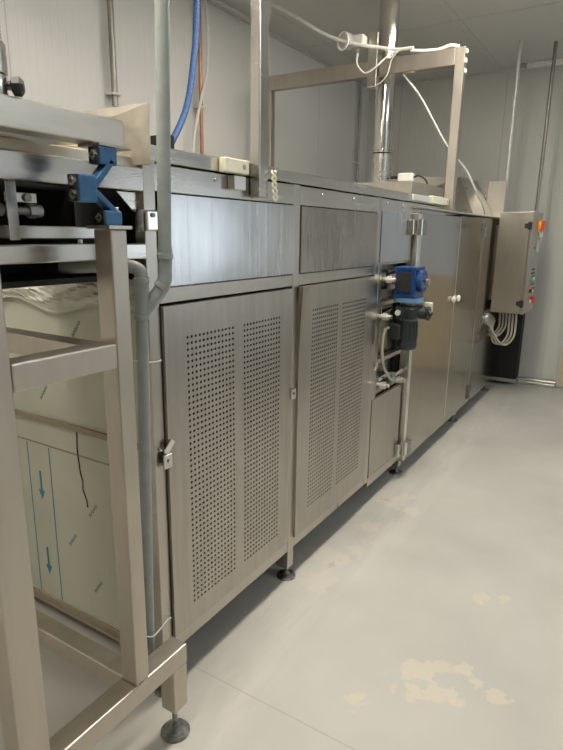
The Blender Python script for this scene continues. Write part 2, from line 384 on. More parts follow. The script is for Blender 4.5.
def perf_door(y0, y1, z0, z1, ygroups, zh0, nrow, pitch, bulge, label):
    bm = bmesh.new(); x = FX+.012; rr = .0051
    def X(y, z):
        u = (y-y0)/(y1-y0); v = (z-z0)/(z1-z0)
        return x+bulge*max(0, 1-u*4)**2*max(0, v*3-2)**2+.0025*math.sin(PI*u)*math.sin(PI*v)
    vc = {}
    def V(y, z, back=0.):
        kk = (round(y, 5), round(z, 5), back)
        if kk not in vc: vc[kk] = bm.verts.new((X(y, z)-back, y, z))
        return vc[kk]
    ys = [y0]; cells = []
    for a, n in ygroups:
        ys += [a+pitch*i for i in range(n+1)]; cells.append((a, a+pitch*n))
    ys.append(y1); ys = sorted(set(round(v, 6) for v in ys))
    zs = [z0]+[zh0+pitch*i for i in range(nrow+1)]+[z1]
    # extra subdivisions in the plain areas
    def refine(s):
        o = []
        for a, b in zip(s, s[1:]):
            n = max(1, round((b-a)/.04)) if (b-a) > pitch*1.2 else 1
            o += [a+(b-a)*i/n for i in range(n)]
        return o+[s[-1]]
    ys, zs = refine(ys), refine(zs)
    for a, b in zip(ys, ys[1:]):
        ymid = (a+b)/2; iny = any(g0 < ymid < g1 for g0, g1 in cells)
        for c_, d in zip(zs, zs[1:]):
            zmid = (c_+d)/2
            if iny and zh0 < zmid < zh0+pitch*nrow:
                outer = [(a, c_), (ymid, c_), (b, c_), (b, zmid), (b, d), (ymid, d), (a, d), (a, zmid)]
                inner = []
                for (oy, oz) in outer:
                    an = math.atan2(oz-zmid, oy-ymid); inner.append((ymid+rr*math.cos(an), zmid+rr*math.sin(an)))
                for k_ in range(8):
                    j = (k_+1) % 8
                    f = bm.faces.new((V(*outer[k_]), V(*outer[j]), V(*inner[j]), V(*inner[k_]))); f.smooth = True
                    bm.faces.new((V(*inner[k_]), V(*inner[j]), V(*inner[j], .002), V(*inner[k_], .002)))
            else:
                f = bm.faces.new((V(a, c_), V(b, c_), V(b, d), V(a, d))); f.smooth = True
    bm.normal_update()
    bd = [e for e in bm.edges if e.is_boundary and all(abs(v.co.y-y0) < 1e-5 or abs(v.co.y-y1) < 1e-5 or abs(v.co.z-z0) < 1e-5 or abs(v.co.z-z1) < 1e-5 for v in e.verts)]
    ex = bmesh.ops.extrude_edge_only(bm, edges=bd)
    for v in [q for q in ex['geom'] if isinstance(q, bmesh.types.BMVert)]: v.co.x -= .022
    mb = MB(); me = bpy.data.meshes.new('t'); bm.to_mesh(me); bm.free(); mb.bm.from_mesh(me)
    return mb.build('perforated_door', 'door', mach, label)
d1 = perf_door(1.273, 2.034, .212, 1.378, ((1.368, 13), (1.682, 13)), .290, 49, .0202, .0, 'left perforated door with two blocks of round holes')
d2 = perf_door(2.098, 2.900, .206, 1.381, ((2.206, 13), (2.511, 14)), .310, 48, .0202, .016, 'right perforated door with a bent upper corner')
# latch clips
def clip(y, z):
    p = MB(); p.box(FX+.012, FX+.022, y-.018, y+.018, z-.024, z+.024, bev=.003); p.cyl((FX+.022, y, z), (FX+.026, y, z), .006, n=10)
    p.build('latch', 'chrome', mach)
clip(1.262, .885); clip(2.048, .925)
p = MB(); p.obox((FX+.018, 1.27, .93), (.006, .05, .022), Matrix.Rotation(.8, 3, 'X'), .002); p.build('latch_plate', 'white_edge', mach)

# recessed drive section
panel(2.982, 3.462, .175, .66, 'door', 'service_panel', x=FX+.002)
B(-1.325, -1.30, 2.98, 3.468, .66, 1.436).build('recess_plate', 'dull', mach)
B(-1.30, FX, 2.98, 3.03, .66, 1.436, bev=.003).build('slide_plate', 'frame', mach)
B(-1.29, -1.25, 3.04, 3.46, .665, .70, bev=.003).build('recess_shelf', 'frame', mach)
B(-1.29, -1.235, 3.04, 3.46, 1.20, 1.225, bev=.003).build('recess_shelf', 'frame', mach); B(-1.29, -1.24, 3.04, 3.46, .86, .885, bev=.003).build('recess_shelf', 'frame', mach)
for (y, z) in ((3.06, 1.355), (3.03, 1.15), (3.05, .745), (3.32, .72)):
    b_ = MB(); b_.box(-1.30, -1.225, y-.035, y+.035, z-.04, z+.04, bev=.008); bb = b_.build('bearing_block', 'footmetal', mach)
    p = MB(); p.cyl((-1.225, y, z), (-1.15, y, z), .012, n=14); p.cyl((-1.20, y, z), (-1.17, y, z), .022, n=6); p.build('shaft_bolt', 'white_edge', bb)
    p = MB(); p.bar((-1.23, y+.03, z+.02), (-1.215, y+.16, z+.035), .012, .022); p.build('guide_arm', 'chrome', bb)
p = MB(); p.obox((-1.21, 2.99, .86), (.006, .05, .012), Matrix.Rotation(.6, 3, 'X')); p.obox((-1.21, 2.99, .88), (.006, .04, .010), Matrix.Rotation(-.3, 3, 'X'))
p.build('latch_plate', 'white_edge', mach)

# gear motor
gm = MB()
gm.cyl((-1.115, 3.17, .985), (-1.115, 3.17, 1.115), .056, n=28)
gm.lathe((-1.115, 3.17, .955), [(.02, -.012), (.05, -.008), (.060, .004), (.060, .035)], n=28)
for k_ in range(14):
    a = 2*PI*k_/14; gm.bar((-1.115+.058*math.cos(a), 3.17+.058*math.sin(a), 1.0), (-1.115+.058*math.cos(a), 3.17+.058*math.sin(a), 1.11), .004, .010, 0)
motor = gm.build('gear_motor', 'motor', mach, 'black motor hanging below the blue gearbox')
p = MB(); p.box(-1.20, -1.125, 3.07, 3.13, 1.01, 1.10, bev=.008); p.build('terminal_box', 'blackp', motor)
p = MB(); p.box(-1.175, -1.045, 3.10, 3.26, 1.125, 1.205, bev=.02)
for k_ in range(5): p.box(-1.165+.018*k_, -1.158+.018*k_, 3.092, 3.10, 1.13, 1.20)
p.cyl((-1.045, 3.17, 1.165), (-1.005, 3.17, 1.165), .035, n=20); p.build('speed_variator', 'motor', motor)
p = MB(); p.lathe((-1.005, 3.17, 1.165), [(.038, 0), (.042, .006), (.038, .014), (.015, .016), (.012, .03)], (1, 0, 0), 20); p.build('handwheel', 'blackp', motor)
p = MB(); p.cyl((-1.003, 3.17, 1.165), (-.985, 3.17, 1.165), .014, n=14); p.build('handwheel_hub', 'label', motor); p = MB(); p.box(-1.05, -1.0, 3.225, 3.265, 1.14, 1.22, bev=.006); p.build('indicator', 'blockw', motor); p = MB(); p.cyl((-1.15, 3.085, 1.165), (-1.15, 3.10, 1.165), .016, n=16); p.build('dial', 'label', motor)
p = MB(); p.box(-1.180, -1.065, 3.10, 3.25, 1.262, 1.412, bev=.005); p.box(-1.188, -1.06, 3.095, 3.255, 1.408, 1.424, bev=.003); p.box(-1.188, -1.06, 3.095, 3.255, 1.252, 1.268, bev=.003)
for k_ in range(4): p.box(-1.178+.031*k_, -1.17+.031*k_, 3.092, 3.10, 1.27, 1.41)
p.cyl((-1.065, 3.175, 1.345), (-1.035, 3.175, 1.345), .062, n=28)
for k_ in range(6):
    a = PI/3*k_; p.cyl((-1.035, 3.175+.05*math.cos(a), 1.345+.05*math.sin(a)), (-1.03, 3.175+.05*math.cos(a), 1.345+.05*math.sin(a)), .006, n=6)
gb = p.build('gearbox', 'gblue', motor, 'blue gearbox on top of the black motor')
p = MB(); p.cyl((-1.035, 3.175, 1.345), (-1.005, 3.175, 1.345), .02, n=18); p.build('output_shaft', 'chrome', motor)
p = MB(); p.cyl((-1.12, 3.175, 1.225), (-1.12, 3.175, 1.250), .088, n=32); p.build('flange', 'lblue', motor)
p = MB(); p.cyl((-1.225, 3.17, 1.345), (-1.18, 3.17, 1.345), .03, n=18); p.box(-1.30, -1.22, 3.11, 3.23, 1.29, 1.40, bev=.004); p.build('motor_mount', 'frame', motor)
p = MB(); p.cyl((-1.115, 3.17, 1.11), (-1.115, 3.17, 1.13), .05, n=20); p.build('neck', 'footmetal', motor)
p = MB(); p.cyl((-1.12, 3.175, 1.20), (-1.12, 3.175, 1.226), .045, n=20); p.build('neck', 'footmetal', motor)
p = MB(); p.tube([(-1.19, 3.08, 1.08), (-1.20, 3.03, 1.06), (-1.20, 3.01, .97), (-1.195, 3.03, .86), (-1.19, 3.12, .77), (-1.20, 3.22, .73), (-1.21, 3.34, .715)], .0075, 8); p.build('motor_cable', 'gcable', motor)

p = MB(); p.box(-1.165, -1.085, 3.088, 3.0915, 1.285, 1.395, bev=.001); p.build('gearbox_recess_shade', 'dark', motor)  # thin dark plate standing for the shaded recess in the gearbox side
motor.location.y += .03
# thick smooth doors
DX = -1.185
def thick(y0, y1, z0, z1, nm, label, mat='mirror'):
    p = MB(); p.box(FX-.03, DX, y0, y1, z0, z1, bev=.004); return p.build(nm, mat, mach, label)
dA = thick(3.535, 4.425, .115, 1.735, 'smooth_door', 'mirror-like smooth door right of the blue gearbox')
B(FX-.03, DX-.001, 3.484, 3.533, .115, 1.728, bev=.003).build('door_edge_strip', 'white_edge', mach, 'pale upright strip between the motor and the smooth door')  # pale steel puts the light this door edge reflects into its colour
dB = thick(4.432, 5.135, .115, 1.742, 'smooth_door', 'farther mirror-like smooth door beside the white latches')
thick(5.205, 6.19, .115, 1.75, 'end_panel', 'smooth fixed end panel behind the control cabinet')
B(FX-.03, DX-.004, 5.141, 5.20, .115, 1.745, bev=.003).build('frame_post', 'frame', mach)
p = MB(); p.box(FX-.03, DX+.006, 3.484, 6.19, 1.757, 1.768, bev=.002); p.build('drip_edge', 'white_edge', mach)
p = MB()
for y in (4.428,): p.box(DX-.003, DX+.002, y-.006, y+.006, .12, 1.73)
p.build('door_seam', 'white_edge', mach)  # light on the door edge, drawn as a pale strip
for y in (4.36, 4.49):
    p = MB(); p.lathe((DX, y, 1.128), [(.014, 0), (.024, .008), (.026, .018), (.018, .026)], (1, 0, 0), 16); p.build('door_knob', 'whitep', mach, 'white plastic latch knob')
def hinge(y, z, w=.11, h=.10, mat='chrome'):
    p = MB(); p.box(DX, DX+.008, y-w/2, y+w/2, z-h/2, z+h/2, bev=.002); o = p.build('hinge', mat, mach)
    p = MB(); p.cyl((DX+.012, y, z-h/2), (DX+.012, y, z+h/2), .011, n=14)
    for s_ in (-1, 1):
        for t_ in (-1, 1): p.cyl((DX+.008, y+s_*w*.32, z+t_*h*.3), (DX+.012, y+s_*w*.32, z+t_*h*.3), .007, n=8)
    p.build('hinge_pin', 'footmetal', o)
def blockhinge(y, z):
    p = MB(); p.box(DX-.002, DX+.024, y-.010, y+.07, z-.047, z+.047, bev=.004); o = p.build('hinge', 'footmetal', mach)
    p = MB(); p.box(FX+.004, FX+.030, y-.09, y-.014, z-.045, z+.045, bev=.004); p.build('hinge_leaf', 'chrome', o)
    p = MB(); p.cyl((DX+.012, y-.012, z-.047), (DX+.012, y-.012, z+.047), .012, n=14); p.build('hinge_pin', 'chrome', o)
blockhinge(3.50, 1.645); blockhinge(3.50, .21)
hinge(5.17, 1.645, .13, .11, 'footmetal'); hinge(5.17, .215, .13, .11, 'footmetal')

# legs and levelling feet
def foot(mbl, x, y, r=.045):
    mbl.lathe((x, y, 0), [(r, .0), (r, .006), (r*.93, .010), (r*.72, .0105), (r*.70, .013), (r*.45, .014), (r*.40, .019), (.013, .024), (.011, .034)], n=28)
for (x, y, z1) in ((-1.245, 1.253, .10), (-1.245, 2.082, .15), (-1.245, 3.54, .13), (-1.245, 4.915, .13), (-1.245, 6.15, .13), (-2.55, 1.5, .21), (-2.55, 2.9, .21), (-2.55, 4.4, .21), (-2.55, 6.1, .21)):
    p = MB(); p.box(x-.045, x+.022, y-.026, y+.026, .055, z1-.001, bev=.003); lg = p.build('leg', 'frame', mach)
    p = MB(); foot(p, x, y); p.cyl((x, y, .03), (x, y, .06), .009, n=12); p.build('levelling_foot', 'footmetal', lg)
B(-2.6, -1.275, 1.31, 6.18, .14, .209).build('underframe', 'dark', mach)

# film-covered end face (faces the camera) at the conveyor end
ep = B(-2.62, -1.275, 1.272, 1.298, .09, 1.44, bev=.003).build('film_covered_end', 'film', mach, 'pale green protective film on the steel end panel')
def onend(mb_, x0, x1, z0, z1, th=.002): mb_.box(x0, x1, 1.272-th, 1.272, z0, z1)
p = MB(); p.box(-2.62, -1.275, 1.262, 1.272, .893, .915, bev=.002); p.build('film_seam', 'filmtan', ep)
p = MB(); p.box(-2.62, -1.275, 1.264, 1.272, .088, .120, bev=.002); p.build('film_seam', 'filmtan', ep)
p = MB(); p.box(-2.62, -1.275, 1.2695, 1.272, .796, .801); p.build('film_edge_line', 'filmtan', ep)
p = MB(); onend(p, -1.966, -1.962, .12, .79, .0012); p.build('film_print_line', 'ink', ep); p = MB(); onend(p, -1.832, -1.828, .12, .79, .0012); p.build('film_print_line', 'ink', ep)
for zt in (.68, .345, ):
    p = MB()
    zb = zt-.12; xc = -1.897
    onend(p, xc-.005, xc+.005, zb+.035, zt, .0016)
    p.plate([(xc-.018, 1.2704, zb+.038), (xc+.018, 1.2704, zb+.038), (xc, 1.2704, zb)], .0014, (0, -1, 0))
    p.build('film_arrow', 'ink', ep)
p = MB()
for (x, z) in ((-1.60, .59), (-1.73, .43), (-1.60, .27), (-1.83, 1.01), (-1.62, 1.27), (-2.2, .5), (-2.15, .25), (-2.2, 1.1)):
    p = MB()
    for k_ in range(5):
        u = (k_-2)*.013; p.obox((x+u*.7, 1.2712, z+u*.9), (.004, .0015, .015), Matrix.Rotation(-.7+(k_ % 2)*.5, 3, 'Y'))
        p.obox((x+u*.7+.003, 1.2712, z+u*.9+.003), (.009, .0015, .003), Matrix.Rotation(-.9, 3, 'Y'))
    p.build('film_print', 'inkg', ep)
p = MB(); pts = [(-1.655, .89), (-1.66, .83), (-1.657, .78), (-1.652, .73), (-1.642, .70), (-1.645, .665), (-1.628, .625), (-1.625, .60)]
for a, b_ in zip(pts, pts[1:]): p.bar((a[0], 1.2705, a[1]), (b_[0], 1.2705, b_[1]), .004, .003, 0)
p.build('film_tear', 'crack', ep)
# crumpled film hanging over the top edge
def crumple(x0, x1, zt, zb, nx=60, nz=12):
    bm = bmesh.new(); g = []
    rnd = random.Random(3); ph = [rnd.uniform(0, 6.28) for _ in range(8)]
    for i in range(nx+1):
        row = []
        for j in range(nz+1):
            x = x0+(x1-x0)*i/nx; v = j/nz; zz = zt+(zb-zt)*v+.012*math.sin(9*x+ph[0])*(1-v)+.02*math.sin(14*x+ph[1])*v
            am = .010*math.sin(PI*min(1, v*1.1))
            y = 1.255-am*abs(math.sin(23*x+8*v+ph[2]))-am*.7*abs(math.sin(41*x-13*v+ph[3]))-am*.4*math.sin(71*x+30*v)
            row.append(bm.verts.new((x, y, zz)))
        g.append(row)
    for i in range(nx):
        for j in range(nz): bm.faces.new((g[i][j], g[i+1][j], g[i+1][j+1], g[i][j+1]))
    me = bpy.data.meshes.new('t'); bm.to_mesh(me); bm.free(); mb_ = MB(); mb_.bm.from_mesh(me); return mb_
cr = crumple(-2.45, -1.30, 1.445, 1.34).build('loose_film', 'film2', ep, 'crumpled loose edge of the film')
so = cr.modifiers.new('thickness', 'SOLIDIFY'); so.thickness = .0015
# bottom frame under the film panel
B(-2.62, -1.28, 1.276, 1.32, .06, .09, bev=.002).build('bottom_rail', 'tube', mach)

# conveyor inlet rails running toward the camera (part of the machine)
for (z0, z1, x0, x1, nm) in ((1.708, 1.772, -1.27, -1.222, 'inlet_rail'), (1.522, 1.566, -1.27, -1.222, 'inlet_rail'), (1.576, 1.610, -1.315, -1.285, 'inlet_rail')):
    B(x0, x1, .10, 1.2265 if x1 > -1.25 else 1.21, z0, z1, bev=.004).build(nm, 'rail', mach)
B(-1.29, -1.24, .10, 1.22, 1.7725, 1.80, bev=.003).build('inlet_rail', 'creamsteel', mach)
B(-1.60, -1.58, .10, 1.27, 1.46, 1.76).build('inlet_shade', 'black', mach)  # black sheets stand for the shade inside the enclosed inlet
B(-1.58, -1.30, .10, 1.25, 1.46, 1.475).build('inlet_shade', 'black', mach)
B(-1.57, -1.30, .10, 1.25, 1.735, 1.75).build('inlet_shade', 'black', mach)
p = MB(); p.box(-1.265, -1.259, .825, .852, 1.575, 1.7075, bev=.001); p.build('guide_blade', 'rail', mach)
for y0, y1 in ((.2, .80), (.85, .905)):
    p = MB(); p.cyl((-1.30, y0, 1.645), (-1.30, y1, 1.645), .011, n=14); sh = p.build('roller_shaft', 'rod', mach)
    p = MB(); p.cyl((-1.30, y1, 1.645), (-1.30, y1+.022, 1.645), .018, n=6); p.cyl((-1.30, y1+.022, 1.645), (-1.30, y1+.036, 1.645), .015, n=16); p.build('nut', 'conduit', sh)
for y in (.80, .93):
    p = MB(); p.box(-1.345, -1.335, y-.06, y+.03, 1.665, 1.69, bev=.002); q = p.build('bearing_plate', 'rail', mach)
    p = MB(); p.cyl((-1.335, y, 1.678), (-1.328, y, 1.678), .010, n=12); p.build('bolt', 'footmetal', q)
p = MB(); p.cyl((-1.30, 1.055, 1.545), (-1.30, 1.055, 1.576), .009, n=12); p.build('spacer', 'chrome', mach)
p = MB(); p.plate([(-1.24, 1.14, 1.705), (-1.24, 1.2265, 1.705), (-1.24, 1.2265, 1.63)], .004, (1, 0, 0)); p.build('gusset', 'rail', mach)
p = MB(); p.box(-1.222, -1.205, 1.215, 1.262, 1.60, 1.66, bev=.006); o = p.build('catch', 'chrome', mach)
p = MB(); p.cyl((-1.205, 1.238, 1.645), (-1.20, 1.238, 1.645), .007, n=10); p.cyl((-1.222, 1.205, 1.60), (-1.222, 1.205, 1.66), .011, n=12); p.build('bolt', 'footmetal', o)
# inclined strips above the rail, coloured with the yellow light stainless reflects
p = MB(); p.bar((-1.36, .72, 1.782), (-1.30, 1.12, 1.822), .10, .012); p.bar((-1.30, .78, 1.775), (-1.26, 1.10, 1.806), .02, .02); p.build('inlet_strip', 'yellow_sheen', mach)

# extraction hood and low box on the far end
p = MB(); p.box(-2.3, -1.50, 4.2, 4.98, 1.765, 1.985, bev=.006); p.build('top_box', 'creamsteel', mach)
p = MB(); b0 = [(-1.24, 4.99, 1.77), (-1.24, 5.74, 1.77), (-2.3, 5.74, 1.77), (-2.3, 5.0, 1.77)]; t0 = [(-1.46, 5.30, 2.10), (-1.42, 5.72, 2.10), (-2.1, 5.72, 2.10), (-2.1, 5.05, 2.10)]
bmh = bmesh.new(); vb = [bmh.verts.new(v) for v in b0]; vt = [bmh.verts.new(v) for v in t0]
bmh.faces.new(vb[::-1]); bmh.faces.new(vt)
for i in range(4): bmh.faces.new((vb[i], vb[(i+1) % 4], vt[(i+1) % 4], vt[i]))
p._add(bmh)
p.build('hood', 'frame', mach, 'sloping steel hood on the far end of the machine')
B(-1.315, -1.155, 5.75, 5.775, 1.77, 2.095, bev=.003).build('hood_end_plate', 'frame', mach)
B(-1.345, -1.316, 5.75, 5.9, 1.77, 2.10, bev=.003).build('hood_end_plate', 'dull', mach)
for y in (4.25, 4.6): B(-1.28, -1.24, y, y+.2, 1.770, 1.80, bev=.003).build('clamp_block', 'dull', mach)

# cream plastic blocks on the rim
for (y0, y1, z0, z1, lb) in ((1.565, 1.697, 1.792, 1.838, 'cream plastic block beside the near steel post, upper one'), (3.74, 4.09, 1.800, 1.846, 'white plastic block at the foot of the far gantry')):
    p = MB(); p.box(FX+.001, FX+.032, y0, y1, z0, z1, bev=.004); o = tag(p.build('plastic_block', 'blockw'), lb, 'block', 'plastic blocks on the machine rim')
    q = MB(); q.cyl((FX+.032, y1-.03, (z0+z1)/2), (FX+.034, y1-.03, (z0+z1)/2), .009, n=12); q.build('screw_hole', 'conduit', o)
B(FX+.001, FX+.030, 1.615, 1.68, 1.74, 1.785, bev=.003).build('clamp_block', 'white_edge', mach)

B(FX+.001, FX+.020, 3.42, 3.735, 1.802, 1.836, bev=.003).build('clamp_block', 'label', mach)
# ------------------------------------------------------------------ portals
g = thing('steel_gantry', 'far rectangular steel gantry frame arching over the machine', 'gantry', (-1.19, 4.15, 1.75))
B(-1.236, -1.172, 4.122, 4.18, 1.7775, 2.80, bev=.004).build('post', 'tube', g)
B(-2.74, -2.68, 4.122, 4.18, 1.835, 2.694, bev=.004).build('post', 'tube', g)
B(-2.74, -1.237, 4.122, 4.18, 2.695, 2.80, bev=.004).build('crossbar', 'tube', g)
B(-1.25, -1.165, 4.105, 4.20, 1.769, 1.777, bev=.001).build('base_plate', 'frame', g)
for y, z in ((4.12, 2.765), (4.11, 2.705), (4.12, 2.645)): B(-1.171, -1.163, y+.015, y+.045, z, z+.025).build('cable_tie', 'whitep', g)
g = thing('steel_gantry', 'near tall steel post of the gantry, rising out of the picture top', 'gantry', (-1.19, 1.79, 1.72))
B(FX+.001, FX+.042, 1.745, 1.802, 1.722, 2.85, bev=.004).build('post', 'rail', g)
B(-2.74, -2.68, 1.745, 1.802, 1.835, 2.85, bev=.004).build('post', 'tube', g)
B(-2.74, FX+.042, 1.745, 1.802, 2.8505, 2.95, bev=.004).build('crossbar', 'tube', g)
# twisted wire at the post foot
p = MB()
for ph in (0, PI):
    p.tube([(-1.165+.007*math.cos(t_*1.25+ph), 1.812+.0012*t_+.007*math.sin(t_*1.25+ph), 1.815-.0085*t_) for t_ in range(13)], .0042, 7, 4)
tag(p.build('twisted_wire', 'blockw'), 'cream twisted wire hanging at the foot of the near steel post', 'wire')

# ------------------------------------------------------------------ chimney flue
ch = thing('flue_pipe', 'shiny steel flue pipe rising from the machine to the ceiling', 'pipe', (-1.9, 4.62, 1.83))
p = MB(); p.cyl((-1.80, 4.33, 2.2), (-1.80, 4.33, ZC-.003), .071, n=40); p.build('upper_tube', 'chrome', ch)
p = MB(); p.cyl((-1.80, 4.33, 1.9855), (-1.80, 4.33, 2.19), .078, n=40); p.build('socket', 'rail', ch)
p = MB()
for z in (2.19, 2.205, 2.22, 2.80, 2.88): p.lathe((-1.80, 4.33, z), [(.071, -.006), (.081, -.003), (.081, .003), (.071, .006)], n=40)
p.build('band', 'rail', ch)

# switch box with plate on gantry crossbar
s = thing('pressure_switch', 'round clear-lidded switch clamped to the far gantry crossbar', 'switch', (-1.9, 4.06, 2.6))
p = MB(); p.box(-1.845, -1.775, 4.085, 4.099, 2.60, 2.965, bev=.003); p.cyl((-1.79, 4.083, 2.95), (-1.79, 4.09, 2.95), .012, n=12); p.build('bracket', 'frame', s)
p = MB(); p.cyl((-1.99, 4.035, 2.912), (-1.93, 4.035, 2.912), .034, n=20); p.box(-1.935, -1.850, 4.00, 4.083, 2.865, 2.945, bev=.010); p.build('body', 'label', s)
ax = Vector((-.38, -.92, -.05)).normalized(); c0 = Vector((-1.965, 4.04, 2.912))
p = MB(); p.lathe(c0, [(.040, 0), (.055, .012), (.058, .050), (.052, .062), (.046, .0625)], ax, 30); p.build('lid', 'glass', s)
p = MB(); p.lathe(c0+ax*.063, [(.060, 0), (.060, .010), (.047, .010), (.047, 0)], ax, 30); p.build('lid_rim', 'whitep', s)
p = MB(); p.cyl((-1.90, 4.03, 2.832), (-1.90, 4.03, 2.864), .014, n=10); p.build('gland', 'conduit', s)
for x in (-1.835, -1.79):
    p = MB(); p.cyl((x, 4.07, 2.62), (x, 4.085, 2.62), .010, n=8); p.build('clamp_bolt', 'footmetal', s)

# cables about the gantry
def cable(pts, r, label, mat='wcable', name='cable', group=None):
    p = MB(); p.tube(pts, r, 8); return tag(p.build(name, mat), label, 'cable', group)
cable([(-2.61, 4.02, ZC-.01), (-2.36, 4.0, 3.11), (-2.12, 3.97, 2.965), (-1.92, 3.98, 2.885), (-1.75, 4.03, 2.85), (-1.62, 4.06, 2.825), (-1.50, 4.05, 2.817)], .011, 'thick white cable swooping from the ceiling to the gantry crossbar')
cable([(-1.53, 4.08, 2.812), (-1.45, 4.13, 2.812), (-1.36, 4.15, 2.812), (-1.28, 4.15, 2.826), (-1.22, 4.15, 2.811)], .010, 'white cable lying along the top of the gantry crossbar')
cable([(-1.90, 4.03, 2.831), (-1.895, 4.02, 2.76), (-1.83, 4.01, 2.695), (-1.76, 4.02, 2.72), (-1.68, 4.05, 2.79), (-1.60, 4.06, 2.82)], .006, 'thin white cable looping below the clear-lidded switch')
cable([(-1.83, 4.075, 2.615), (-1.75, 4.06, 2.62), (-1.68, 4.05, 2.67), (-1.65, 4.05, 2.77), (-1.60, 4.06, 2.82)], .0045, 'thin grey cable looping up from the switch bracket', 'label')
cable([(-1.62, 4.20, 2.70), (-1.50, 4.26, 2.55), (-1.33, 4.33, 2.26), (-1.26, 4.36, 2.165), (-1.20, 4.5, 2.07), (-1.14, 4.6, 1.93), (-1.13, 4.8, 1.84), (-1.15, 5.0, 1.775)], .007, 'pale cable hanging diagonally from the crossbar down behind the gantry post')
j = thing('junction_box', 'small white junction box on top of the machine beside the flue', 'box', (-1.6, 4.3, 1.987))
p = MB(); p.box(-1.64, -1.53, 4.26, 4.33, 1.987, 2.045, bev=.008); p.build('box', 'whitep', j)
p = MB(); p.tube([(-1.53, 4.3, 2.015), (-1.51, 4.36, 2.03), (-1.51, 4.5, 2.02), (-1.52, 4.6, 1.993)], .006, 8); p.tube([(-1.64, 4.3, 2.015), (-1.67, 4.3, 2.02), (-1.71, 4.31, 2.02)], .012, 8); p.build('lead', 'blackp', j)

# ------------------------------------------------------------------ control cabinet
cb = thing('control_cabinet', 'stainless control cabinet with switches at the far end of the machine', 'cabinet', (-1.0, 5.87, .9))
p = MB(); p.box(-1.155, -.888, 5.60, 6.14, .905, 1.812, bev=.004); body = p.build('body', 'box', cb)
p = MB(); p.box(-.886, -.865, 5.595, 6.145, .900, 1.817, bev=.004); dr = p.build('door', 'box', cb)
for y in (5.75, 6.0): B(-1.184, -1.156, y, y+.05, 1.0, 1.7).build('mounting_strut', 'frame', cb)
for z in (1.692, 1.0):
    p = MB(); p.box(-.905, -.868, 5.575, 5.5945, z-.03, z+.03, bev=.003); p.cyl((-.885, 5.578, z-.036), (-.885, 5.578, z+.036), .009, n=10); p.box(-.93, -.905, 5.584, 5.599, z-.02, z+.02, bev=.002); p.build('hinge', 'blackp', cb)
X_ = -.865
def btn(y, z, r, h, mat, nm, lb=None):
    p = MB(); p.lathe((X_, y, z), [(r, 0), (r, h*.8), (r*.85, h)], (1, 0, 0), 16); return p.build(nm, mat, dr, lb)
p = MB(); p.box(X_, X_+.006, 5.86, 6.00, 1.64, 1.755, bev=.002); p.cyl((X_+.006, 5.93, 1.70), (X_+.022, 5.93, 1.70), .045, n=24); yp = p.build('main_switch', 'yellow', dr, 'yellow main switch plate')
p = MB(); p.box(X_+.022, X_+.052, 5.90, 5.96, 1.655, 1.745, bev=.006); p.build('switch_handle', 'red', yp, 'red rotary switch handle')
p = MB(); p.box(X_, X_+.03, 5.98, 6.03, 1.60, 1.64, bev=.003); p.build('socket', 'whitep', dr)
p = MB(); p.box(X_, X_+.008, 5.92, 6.03, 1.455, 1.565, bev=.002); p.build('name_plate', 'label', dr)
p = MB()
for z in (1.30, 1.265): 
    for y in (5.83, 5.90, 5.97): p.box(X_, X_+.003, y-.025, y+.02, z-.008, z+.008)
for z in (1.205, 1.125):
    for y in (5.85, 5.93, 6.0): p.box(X_, X_+.003, y-.025, y+.02, z+.028, z+.038)
p.box(X_, X_+.003, 5.80, 5.84, 1.49, 1.51); p.build('label_strip', 'blackp', dr)
for y, z, m_, nm in ((5.85, 1.20, 'green', 'push_button'), (5.93, 1.205, 'whitep', 'push_button'), (6.01, 1.21, 'green', 'push_button'),
                     (5.84, 1.10, 'blackp', 'push_button'), (5.90, 1.10, 'whitep', 'push_button'), (5.98, 1.11, 'red', 'push_button'),
                     (5.86, 1.0, 'whitep', 'push_button')):
    btn(y, z, .018, .02, m_, nm)
btn(5.97, 1.005, .032, .035, 'red', 'stop_button', 'red mushroom stop button')
# cables under the cabinet, each loop a cable of its own
for i in range(6):
    x = -.93-.035*i; y = 5.66+.03*i; lo = .60-.025*(i % 3)+.02*i
    pts = [(x, y, .904), (x+.005, y, .80), (x, y-.01, lo+.08), (x-.06, y-.02, lo), (x-.13, y-.02, lo+.03), (-1.13-.003*i, y-.03, .73+.01*i), (-1.155, y-.05, .775+.012*i), (-1.18, y-.08, .80+.012*i)]
    cable(pts, .009, 'cream cable looping under the control cabinet into the machine', 'gcable', 'looped_cable', 'cables looping under the control cabinet')
p = MB(); p.lathe((-1.184, 5.62, .83), [(.06, 0), (.06, .02), (.04, .03)], (1, 0, 0), 20); tag(p.build('cable_gland', 'conduit'), 'round cable entry on the machine side behind the cabinet cables', 'cable entry')
# dark casing between machine end and back wall
d = thing('dark_filler', 'black upright casing in the gap between machine and back wall', 'filler', (-1.3, 6.5, 0))
B(-1.65, -1.0, 6.50, 6.655, .075, 1.02, bev=.006).build('body', 'black', d)  # plain black block where the nature of the dark area is unclear
B(-1.66, -.995, 6.49, 6.655, .036, .074, bev=.005).build('plinth', 'conduit', d)

